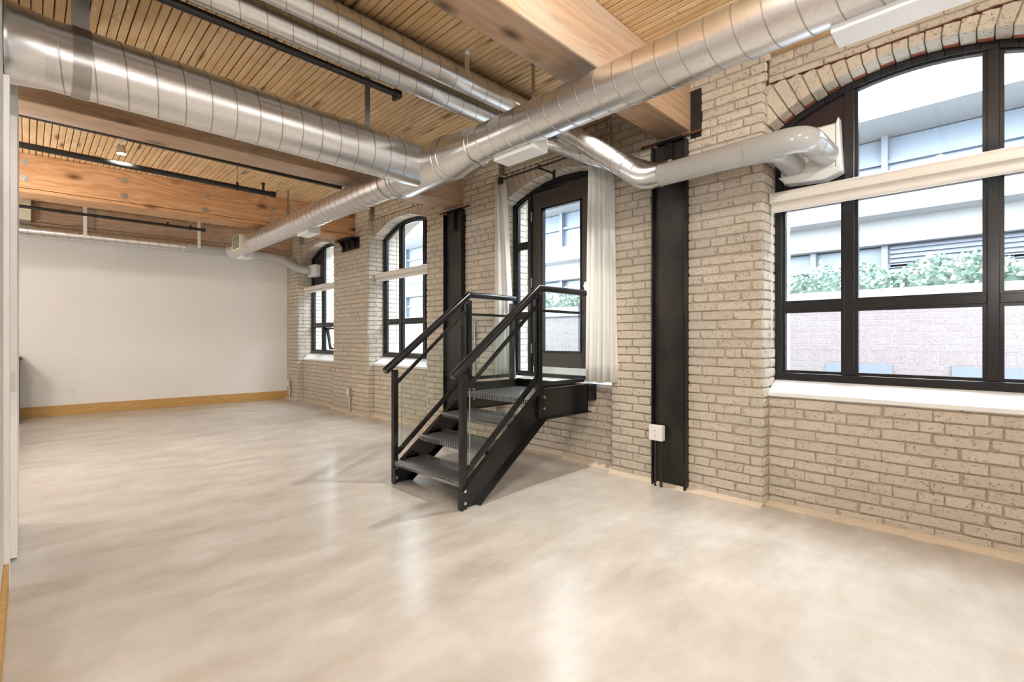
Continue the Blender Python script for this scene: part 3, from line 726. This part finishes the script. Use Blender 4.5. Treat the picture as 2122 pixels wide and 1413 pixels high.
# ------------------------------------------------------------------ lamps
def spot(loc, target, power, size=1.9, col=(1, .90, .76), rad=.05, blend=.8):
    L = bpy.data.lights.new('track_spot', 'SPOT'); L.energy = power; L.color = col; L.spot_size = size; L.spot_blend = blend; L.shadow_soft_size = rad
    ob = bpy.data.objects.new('track_spot', L); COL.objects.link(ob); ob.location = loc
    ob.rotation_euler = (Vector(target) - Vector(loc)).to_track_quat('-Z', 'Y').to_euler(); return ob
def track_head(loc, target, power, label, **kw):
    r = thing('track_light', label, 'lamp', 'track lights'); p = Vector(loc); d = (Vector(target) - p).normalized()
    MB().box(p.x - .03, p.x + .03, p.y - .018, p.y + .018, ZC - .055, ZC - .036).tube([(p.x, p.y, ZC - .04), (p.x, p.y, p.z + .03)], .008, 8).build('stem', 'chrome', r)
    MB().tube([p - d*.045, p - d*.03, p + d*.02, p + d*.045], [.018, .032, .036, .040], 20, cap=False).build('shade', 'chrome', r, smooth=True)
    MB().tube([p + d*.028, p + d*.032], .034, 20).build('lens', 'bulb', r)
    spot(p + d*.06, target, power, **kw); return r
track_head((.637, 5.95, 2.975), (.75, 5.9, 0), 90, 'small silver track light glowing on the ceiling track', size=2.2)
W_ = (1, .94, .85)
hid = [((-.6, 5.95, 2.97), (1.2, 7.6, .2), 60, 'silver track light beyond the left partition, nearer the room'), ((-1.4, 5.95, 2.97), (.9, 9.9, 1.2), 55, 'silver track light beyond the left partition, deeper in the kitchen'),
       ((.35, .35, 2.97), (2.2, 5.2, .2), 75, 'added unseen track light above the camera aimed along the room'), ((1.25, .35, 2.97), (3.5, 3.0, .8), 60, 'added unseen track light above the camera aimed at the staircase'),  # heads above, behind and left of the camera are added to brighten the room
       ((3.10, 2.20, 2.99), (1.9, 2.9, 0), 130, 'silver track light hidden behind the main duct, above the staircase'), ((1.9, -.6, 2.97), (3.55, .9, 1.1), 60, 'added unseen track light behind the camera aimed at the big window'),
       ((-.5, -.2, 2.97), (.9, 3.0, 0), 60, 'added unseen track light left of the camera')]
for i, (a, t, pw, lb) in enumerate(hid): track_head(a, t, pw, lb, size=2.3, col=W_, rad=.035)
for (x0, x1, y) in ((-1.2, 3.0, .35), (-1.2, 2.2, -.6)):
    t2 = thing('light_track', 'added black track just above the camera for the extra heads' if y > 0 else 'added black track behind the camera for the extra heads', 'track'); MB().box(x0, x1, y - .02, y + .02, 3.072, ZC - .003).build('rail', 'track', t2)  # tracks added out of view to carry the extra heads

def globe(loc, strength, label):  # glowing spheres added out of view to lift the ceiling and fill the room
    r = thing('fill_globe', label, 'lamp', 'added fill globes'); p = Vector(loc)
    me_ = MB(); n_, k_ = 20, 10; R_ = .15; vs = []; fs = []
    for j in range(k_ + 1):
        a = math.pi*j/k_
        for i in range(n_): vs.append(p + Vector((math.sin(a)*math.cos(2*math.pi*i/n_), math.sin(a)*math.sin(2*math.pi*i/n_), math.cos(a)))*R_)
    for j in range(k_):
        for i in range(n_): fs.append((j*n_ + i, (j+1)*n_ + i, (j+1)*n_ + (i+1) % n_, j*n_ + (i+1) % n_))
    gm = bpy.data.materials.get('globe_glow_%d' % strength) or mat('globe_glow_%d' % strength, (1, 1, 1), .3, emit=(1, .965, .92), es=strength)
    me_.add(vs, fs).build('globe', gm, r, smooth=True); MB().tube([p + Vector((0, 0, R_ - .005)), (p.x, p.y, ZC - .001)], .006, 8).build('cord', 'track', r)
GL = 34
globe((-1.1, 7.4, 2.1), 55, 'added unseen fill globe in the kitchen near the end wall'); globe((-1.0, 5.1, 2.1), 55, 'added unseen fill globe in the kitchen by the partition')
globe((.4, -.38, 1.85), 44, 'added unseen fill globe hanging behind the camera'); globe((2.5, -1.9, 2.1), GL, 'added unseen fill globe behind the camera beside the brick wall'); globe((-1.4, -1.2, 2.1), GL, 'added unseen fill globe left of the camera')
# ------------------------------------------------------------------ staircase
st = thing('metal_staircase', 'black steel staircase with glass guards leading up to the balcony door', 'staircase')
YN, YFr = 2.545, 3.39                                  # outer faces of near and far stringers
def stringer(ya, yb, flange_dir):
    # sloping channel: web plus top and bottom flanges
    lo = [(2.05, 0), (2.20, 0), (2.905, .515), (2.905, .75), (2.84, .75), (2.05, .125)]
    m_ = MB().prism(lo, 'y', ya, yb); w0 = m_.build('stringer', 'steel', st, bevel=.002)
    fy0, fy1 = (ya, ya + .05) if flange_dir > 0 else (yb - .05, yb)
    fl = MB(); 
    a = Vector((2.05, 0, .128)); b_ = Vector((2.85, 0, .757)); mid = (fy0 + fy1)/2
    fl.bar((a.x, mid, a.z), (b_.x, mid, b_.z), .05, .008); fl.bar((2.20, mid, .004), (2.905, mid, .517), .05, .008); fl.box(2.044, 2.052, fy0, fy1, 0, .13)
    fl.build('flange', 'steel', w0)
    return w0
sn = stringer(YN, YN + .010, -1); sf = stringer(YFr - .010, YFr, -1)
for (ya, yb, fd_) in ((YN, YN + .010, -1), (YFr - .010, YFr, 1)):
    lb = MB().box(2.90, 3.50, ya, yb, .515, .75).build('landing_beam', 'steel', st)
    c = ya - .02 if fd_ < 0 else yb - .03
    MB().box(2.90, 3.50, ya - (.04 if fd_ < 0 else .03), yb, .509, .517).box(2.90, 3.50, ya - (.012 if fd_ < 0 else .03), yb, .747, .754).build('flange', 'steel', lb)
MB().box(3.49, 3.50, YN, YFr, .52, .75).build('back_plate', 'steel', st)
MB().box(3.50, 3.632, YN + .0, YN + .10, .60, .74).build('wall_bracket', 'steel', st); MB().box(3.50, 3.632, YFr - .10, YFr, .60, .74).build('wall_bracket', 'steel', st)
for i, (x, z) in enumerate(((2.06, .18), (2.29, .352), (2.515, .518))):
    t_ = MB(); ya, yb = YN + .012, YFr - .012
    t_.prism([(x, z), (x + .235, z), (x + .235, z + .03), (x + .229, z + .03), (x + .229, z - .006), (x + .006, z - .006), (x + .006, z - .036), (x, z - .036)], 'y', ya, yb)
    tr_ = t_.build('tread', 'checker', st)
    for y in (ya, yb - .03): MB().box(x + .02, x + .21, y, y + .03, z - .040, z - .007).build('tread_angle', 'steel', tr_)
lp = MB().box(2.755, 3.49, YN + .012, YFr - .012, .667, .675).box(2.755, 2.762, YN + .012, YFr - .012, .635, .668).build('landing_plate', 'checker', st)
# guards
def guard(y, side):
    xb, xt, xe = 2.075, 2.845, 3.42
    pw = .042
    def post(x, z0, z1, dx=0): return MB().box(x - pw/2, x + pw/2, y - pw/2, y + pw/2, z0, z1).build('post', 'steel', st, bevel=.004)
    b0 = post(xb, 0, .905); post(xt, .52, 1.50); 
    if side > 0: post(xe - .02, .66, 1.50)
    # bolts on the foot of the post
    for z in (.045, .125): MB().tube([(xb, y - pw/2, z), (xb, y - pw/2 - .008, z)], .011, 8).build('bolt', 'chrome', b0)
    for z in (.60, .69): MB().tube([(xt + .035, y - .012, z), (xt + .035, y - .032, z)], .011, 8).build('bolt', 'chrome', b0)
    hr = MB(); A = (1.985, y, .895); B = (xt - .005, y, 1.548); C = (xe + .02, y, 1.548)
    # D-shaped handrail: flat bottom, round top
    prof = [(-.026, -.024), (.026, -.024), (.029, -.006), (.026, .012), (.016, .024), (0, .029), (-.016, .024), (-.026, .012), (-.029, -.006)]
    def run(p, q, mi0, mi1):
        p = Vector(p); q = Vector(q); d = (q - p).normalized(); up = Vector((-d.z, 0, d.x)); vs = []
        for (P0, mi) in ((p, mi0), (q, mi1)):
            for (a, b_) in prof: vs.append(P0 + Vector((0, a, 0)) + up*b_ + d*(mi*b_))
        n_ = len(prof); hr.add(vs, [tuple(range(n_)), tuple(range(2*n_ - 1, n_ - 1, -1))] + [(i + n_, (i+1) % n_ + n_, (i+1) % n_, i) for i in range(n_)])
    ang = math.atan2(B[2] - A[2], B[0] - A[0]); mi = math.tan(ang/2)
    run(A, B, 0, mi); run(B, C, -mi, 0)
    h_ = hr.build('handrail', 'steel', st, smooth=True)
    pc = MB(); d = Vector((math.cos(ang), 0, math.sin(ang))); pc_c = Vector(A) - d*.0005
    for s_ in (-.011, .011): pc.tube([pc_c + Vector((0, s_, 0)), pc_c + Vector((0, s_, 0)) - d*.002], .0045, 8)
    pc.build('end_screw', 'chrome', h_)
    m1 = MB(); m1.bar((xb + .02, y, .80), (xt - .02, y, 1.415), .022, .022); m1.build('mid_rail', 'steel', st); MB().box(xt + .02, xe, y - .011, y + .011, 1.362, 1.384).build('mid_rail', 'steel', st)
    m2 = MB(); m2.bar((xb + .02, y, .235), (xt - .02, y, .845), .03, .03); m2.build('bottom_rail', 'steel', st); MB().box(xt + .02, xe, y - .015, y + .015, .775, .805).build('bottom_rail', 'steel', st)
    # filler strip beside the upper post
    MB().box(xt - .045, xt - .028, y - .010, y + .010, .86, 1.47).build('filler_strip', 'steel', st)
    yg = y + (.0)
    MB().prism([(xb + .06, .255), (xt - .05, .81), (xt - .05, 1.385), (xb + .06, .84)], 'y', yg - .005, yg + .005).build('glass_panel', 'glass2', st)
    MB().box(xb + .0585, xb + .0605, yg - .0052, yg + .0052, .257, .84).build('glass_edge', 'glass_edge', st); MB().box(xt + .0285, xt + .0305, yg - .0052, yg + .0052, .79, 1.365).build('glass_edge', 'glass_edge', st)
    MB().prism([(xt + .03, .79), (xe - .03, .79), (xe - .03, 1.365), (xt + .03, 1.365)], 'y', yg - .005, yg + .005).build('glass_panel', 'glass2', st)
guard(YN - .005, -1); guard(YFr + .005, 1)

# ------------------------------------------------------------------ curtains and rod
def curtain(ytop, ybot, z0, z1, label, folds, x=3.50, seed=1):
    r = random.Random(seed); n_, k = 90, 14; vs = []; fs = []
    ph = [r.uniform(0, 6.28) for _ in range(4)]
    for j in range(k + 1):
        t = j/k; z = z1 + (z0 - z1)*t; a = ytop[0] + (ybot[0] - ytop[0])*t**.8; b_ = ytop[1] + (ybot[1] - ytop[1])*t**.8
        for i in range(n_ + 1):
            s_ = i/n_; amp = .020 + .012*t
            off = amp*math.sin(2*math.pi*folds*s_ + ph[0] + .5*math.sin(3*t)) + .010*math.sin(2*math.pi*folds*.43*s_ + ph[1] + 1.5*t) + .004*math.sin(2*math.pi*folds*2.1*s_ + ph[2])
            vs.append((x + off, a + (b_ - a)*(s_ + .25/folds/ (2*math.pi)*math.sin(4*math.pi*folds*s_)), z + (.006*math.sin(9*s_) if j == k else 0)))
    for j in range(k):
        for i in range(n_): q = j*(n_+1) + i; fs.append((q, q+1, q + n_ + 2, q + n_ + 1))
    root = thing('curtain', label, 'curtain', 'white curtains')
    o = MB().add(vs, fs).build('cloth', 'linen', root, smooth=True); sd = o.modifiers.new('solid', 'SOLIDIFY'); sd.thickness = .002
    hv = [v for v in vs[-(2*(n_+1)):]]; 
    return root
curtain((3.61, 3.745), (3.46, 3.76), .76, 2.85, 'white curtain hanging left of the balcony door', 4.2, seed=3)
curtain((2.30, 2.52), (2.265, 2.56), .775, 2.86, 'white curtain hanging right of the balcony door', 4.4, seed=8)
rod = thing('curtain_rod', 'black curtain rod above the balcony door', 'curtain rod')
MB().tube([(3.42, 2.27, 2.775), (3.42, 3.575, 2.775)], .011, 12).build('rod', 'track', rod, smooth=True)
MB().box(3.40, 3.44, 3.56, 3.60, 2.735, 2.80).build('finial', 'track', rod); MB().tube([(3.42, 2.25, 2.775), (3.42, 2.275, 2.775)], .03, 14).build('finial', 'conduit', rod)
for y in (3.05, 2.33): MB().bar((3.42, y, 2.765), (3.645, y, 2.765), .014, .014).box(3.41, 3.43, y - .012, y + .012, 2.755, 2.795).box(3.632, 3.642, y - .015, y + .015, 2.72, 2.80).build('bracket', 'track', rod)

# ------------------------------------------------------------------ outlets
def plate(root, c, ax, wd, hg, duplex=True):           # face plate with two sockets, facing -X or -Y
    cx, cy, cz = c
    def bx(du0, du1, z0, z1, d0, d1): return MB().box(cx + du0, cx + du1, cy - d1, cy - d0, z0, z1) if ax == 'y' else MB().box(cx - d1, cx - d0, cy + du0, cy + du1, z0, z1)
    p_ = bx(-wd/2, wd/2, cz - hg/2, cz + hg/2, 0, .006).build('face_plate', 'outlet', root, bevel=.002)
    for s_ in (-1, 1):
        k = bx(-.016, .016, cz + s_*.02 - .014, cz + s_*.02 + .014, .006, .009).build('socket', 'vent', p_, bevel=.002)
        for q in (-.006, .006): bx(q - .0015, q + .0015, cz + s_*.02 - .004, cz + s_*.02 + .006, .009, .0095).build('slot', 'slot', p_)
def conduit_outlet(y, z, x, label):
    r = thing('wall_outlet', label, 'outlet', 'outlets along the brick wall')
    MB().box(x - .05, x, y - .035, y + .035, z - .055, z + .055).build('box', 'conduit', r, bevel=.004); plate(r, (x - .05, y, z), 'x', .066, .106)
    for s_ in (-.012, .014): MB().tube([(x - .02, y + s_, 0), (x - .02, y + s_, z - .05)], .010, 10).build('conduit', 'conduit', r, smooth=True)
conduit_outlet(9.50, .31, XF - .003, 'grey outlet box on conduit in the corner by the white wall')
conduit_outlet(7.08, .33, XF - .003, 'grey outlet box on conduit on the pier between the two far windows')
r = thing('wall_outlet', 'white outlet box mounted on the black column', 'outlet')
yo, zo = 1.86, .42
MB().box(XF - .112, XF - .064, yo - .055, yo + .055, zo - .058, zo + .058).build('box', 'outlet', r, bevel=.004); plate(r, (XF - .112, yo, zo), 'x', .108, .114)
for s_ in (-.03, .02): MB().tube([(XF - .078, yo + s_, 0), (XF - .078, yo + s_, zo - .055)], .009, 10).build('conduit', 'track', r, smooth=True)
r = thing('wall_outlet', 'small white outlet low on the white end wall', 'outlet'); plate(r, (.49, EY(.49) - .001, .325), 'y', .075, .115)
r = thing('wall_outlet', 'white outlet box behind the stair treads', 'outlet'); MB().box(XF + .045, XF + .088, 3.42, 3.50, .36, .44).build('box', 'outlet', r, bevel=.003); plate(r, (XF + .045, 3.46, .40), 'x', .07, .08)

cd = thing('wall_conduit', 'thin grey conduit rising on the pier left of the balcony door', 'conduit')
MB().tube(fillet([(XF - .014, 4.12, .55), (XF - .014, 4.12, 1.32), (XF - .012, 4.09, 1.36)], .015, 4), .011, 10).build('tube', 'conduit', cd, smooth=True)
for z in (.75, 1.20): MB().box(XF - .028, XF - .001, 4.10, 4.14, z - .008, z + .008).build('clip', 'conduit', cd)
# ------------------------------------------------------------------ left edge: sliding door, dark counter
sd = thing('sliding_door', 'white sliding door seen edge-on at the left edge', 'door')
MB().box(-.076, -.037, 3.60, 4.28, .012, 2.50).build('leaf', 'door_w', sd, bevel=.003); MB().box(-.066, -.047, 3.592, 3.602, .88, .98).build('latch', 'chrome', sd)
kc = thing('kitchen_counter', 'black counter end at the far left by the white wall', 'counter')
MB().box(-1.6, -.075, 9.30, 9.95, 0, .86).build('cabinet', 'counter', kc); MB().box(-1.62, -.052, 9.27, 9.96, .862, .90).build('worktop', 'counter', kc, bevel=.003)

# ------------------------------------------------------------------ outside
struct(MB().box(XO, 40, -30, 40, -.2, -.05).build('ground', 'soil'))
dk = tag(MB().box(XO + .01, 5.6, 2.0, 4.2, .58, .70).build('balcony_deck', 'soil'), 'pale balcony slab outside the glazed door', 'balcony')
rl_ = thing('balcony_railing', 'thin railing with frosted panels outside the glazed door', 'railing')
for y in (2.05, 3.1, 4.15): MB().box(5.5, 5.54, y - .02, y + .02, .70, 1.62).build('post', 'ext_frame', rl_)
MB().box(5.49, 5.55, 2.0, 4.2, 1.62, 1.66).build('top_rail', 'ext_frame', rl_); MB().box(5.50, 5.54, 2.0, 4.2, 1.45, 1.48).build('mid_rail', 'ext_frame', rl_)
for (a, b_) in ((2.09, 3.06), (3.14, 4.11)): MB().box(5.515, 5.525, a, b_, .74, 1.44).build('panel', 'ext_white', rl_)
# brick planter with hedge
PX = 7.6
pw_ = thing('brick_planter', 'pale pink brick planter wall outside the big window', 'planter')
MB().box(PX + .004, PX + .5, -14, 9, -.05, 1.60).build('core', 'ext_mortar', pw_); MB().box(PX - .04, PX + .55, -14, 9, 1.60, 1.78).build('coping', 'ext_white', pw_, bevel=.01)
cnt = 0; ps = MB(); pc = {}
ch2, ml = .078, .235; k = 0; z = .30; ex = []
while z < 1.585:
    sold = abs(z - .69) < .04
    y = -5.0 - (.12 if k % 2 else 0)
    if .83 < z < .985:
        if not any(abs(e - 1) < 1e-6 for e in ex):
            ex.append(1); yy = -5.0
            while yy < 8.5: ps2 = ('s', yy); BRICK = (yy, .845, .068, .155); pc.setdefault('sold', []).append(BRICK); yy += .078
    else:
        while y < 8.5: pc.setdefault('run', []).append((y, z, ml - .012, ch2 - .012)); y += ml
    z += ch2; k += 1
allb = pc['sold'] + pc['run']
def vis2(b_):
    p = project(PX, b_[0] + b_[2]/2, b_[1] + b_[3]/2); return p is not None and 1600 < p[0] < 2122 and p[1] < 800
sh = {}
for b_ in allb:
    if vis2(b_) and cnt < 300:
        key = (round(b_[2], 3), round(b_[3], 3))
        if key not in sh:
            o_ = MB().box(0, .03, 0, b_[2], 0, b_[3]); me = bpy.data.meshes.new('brick'); me.from_pydata(o_.v, [], o_.f); me.update(); me.materials.append(M['ext_brick']); sh[key] = me
        ob = bpy.data.objects.new('brick', sh[key]); COL.objects.link(ob); ob.parent = pw_; ob.location = (PX, b_[0], b_[1]); cnt += 1
    else: ps.box(PX, PX + .03, b_[0], b_[0] + b_[2], b_[1], b_[1] + b_[3])
ps.build('bricks', 'ext_brick', pw_, kind='stuff')
for (a, b_) in ((.9, 1.6), (-1.6, .35)): MB().box(PX - .02, PX + .02, a, b_, .70, .825).build('vent_opening', 'ext_frame', pw_)
hg = thing('hedge', 'clipped green hedge above the brick planter', 'hedge'); rh = random.Random(5); lv = MB()
core = MB().box(PX + .14, PX + .44, -9, 9, 1.70, 2.02).build('mass', 'leaf', hg)
for i in range(16000):
    y = rh.uniform(-6, 9); a = rh.uniform(0, math.pi); top = 2.13 + .07*math.sin(y*5.1) + .05*math.sin(y*11.3 + 1); rr = rh.uniform(.55, 1.0)
    x = PX + .29 - .34*math.cos(a)*rr; z = 1.76 + (top - 1.76)*abs(math.sin(a))**.6*rr + rh.uniform(-.03, .03)
    s_ = rh.uniform(.025, .05); d1_ = Vector((rh.uniform(-1, 1), rh.uniform(-1, 1), rh.uniform(-.4, 1))).normalized()*s_; d2_ = d1_.cross(Vector((rh.uniform(-1, 1), rh.uniform(-1, 1), rh.uniform(-1, 1)))).normalized()*s_*.55
    c_ = Vector((x, y, z)); lv.add([c_ - d1_, c_ + d2_, c_ + d1_, c_ - d2_], [(0, 1, 2, 3)])
lv.build('leaves', 'leaf', hg, kind='stuff')
# building across the lane
BXX = 11.5
bl = thing('apartment_building', 'pale apartment building with glazed bands across the lane', 'building')
def band(z0, z1, x, nm='wall_band', m='ext_white'): return MB().box(x, x + 1.2, -22, 24, z0, z1).build(nm, m, bl)
MB().box(BXX + 1.0, BXX + 2, -22, 24, -.05, 8.3).build('core', 'ext_white', bl)
levels = [(2.05, 2.95), (3.95, 5.05)]
band(-.05, 2.05, BXX); band(2.95, 3.95, BXX); band(5.05, 8.3, BXX - .9, 'overhang')
MB().box(BXX - .55, BXX + .1, -22, 24, 3.42, 3.50).build('ledge', 'ext_white', bl)
for li, (z0, z1) in enumerate(levels):
    y = -9.0; i = 0
    while y < 20:
        wd = (1.5, 2.2, 1.2, 1.9)[i % 4]
        if li == 0 and i in (5, 9):
            lv_ = MB().box(BXX + .25, BXX + .3, y + .05, y + wd - .05, z0, z1).build('louvre_panel', 'ext_frame', bl)
            for q in range(11): MB().box(BXX + .20, BXX + .25, y + .08, y + wd - .08, z0 + .05 + q*.085, z0 + .09 + q*.085).build('louvre', 'ext_frame', lv_)
        else:
            MB().box(BXX + .3, BXX + .33, y + .04, y + wd - .04, z0 + .02, z1 - .02).build('pane', 'ext_glass', bl)
        MB().box(BXX + .15, BXX + .36, y - .05, y + .05, z0, z1).build('mullion', 'ext_frame', bl)
        zz = z0 + (z1 - z0)*.55; MB().box(BXX + .2, BXX + .34, y + .05, y + wd - .05, zz - .035, zz + .035).build('transom', 'ext_frame', bl)
        y += wd; i += 1
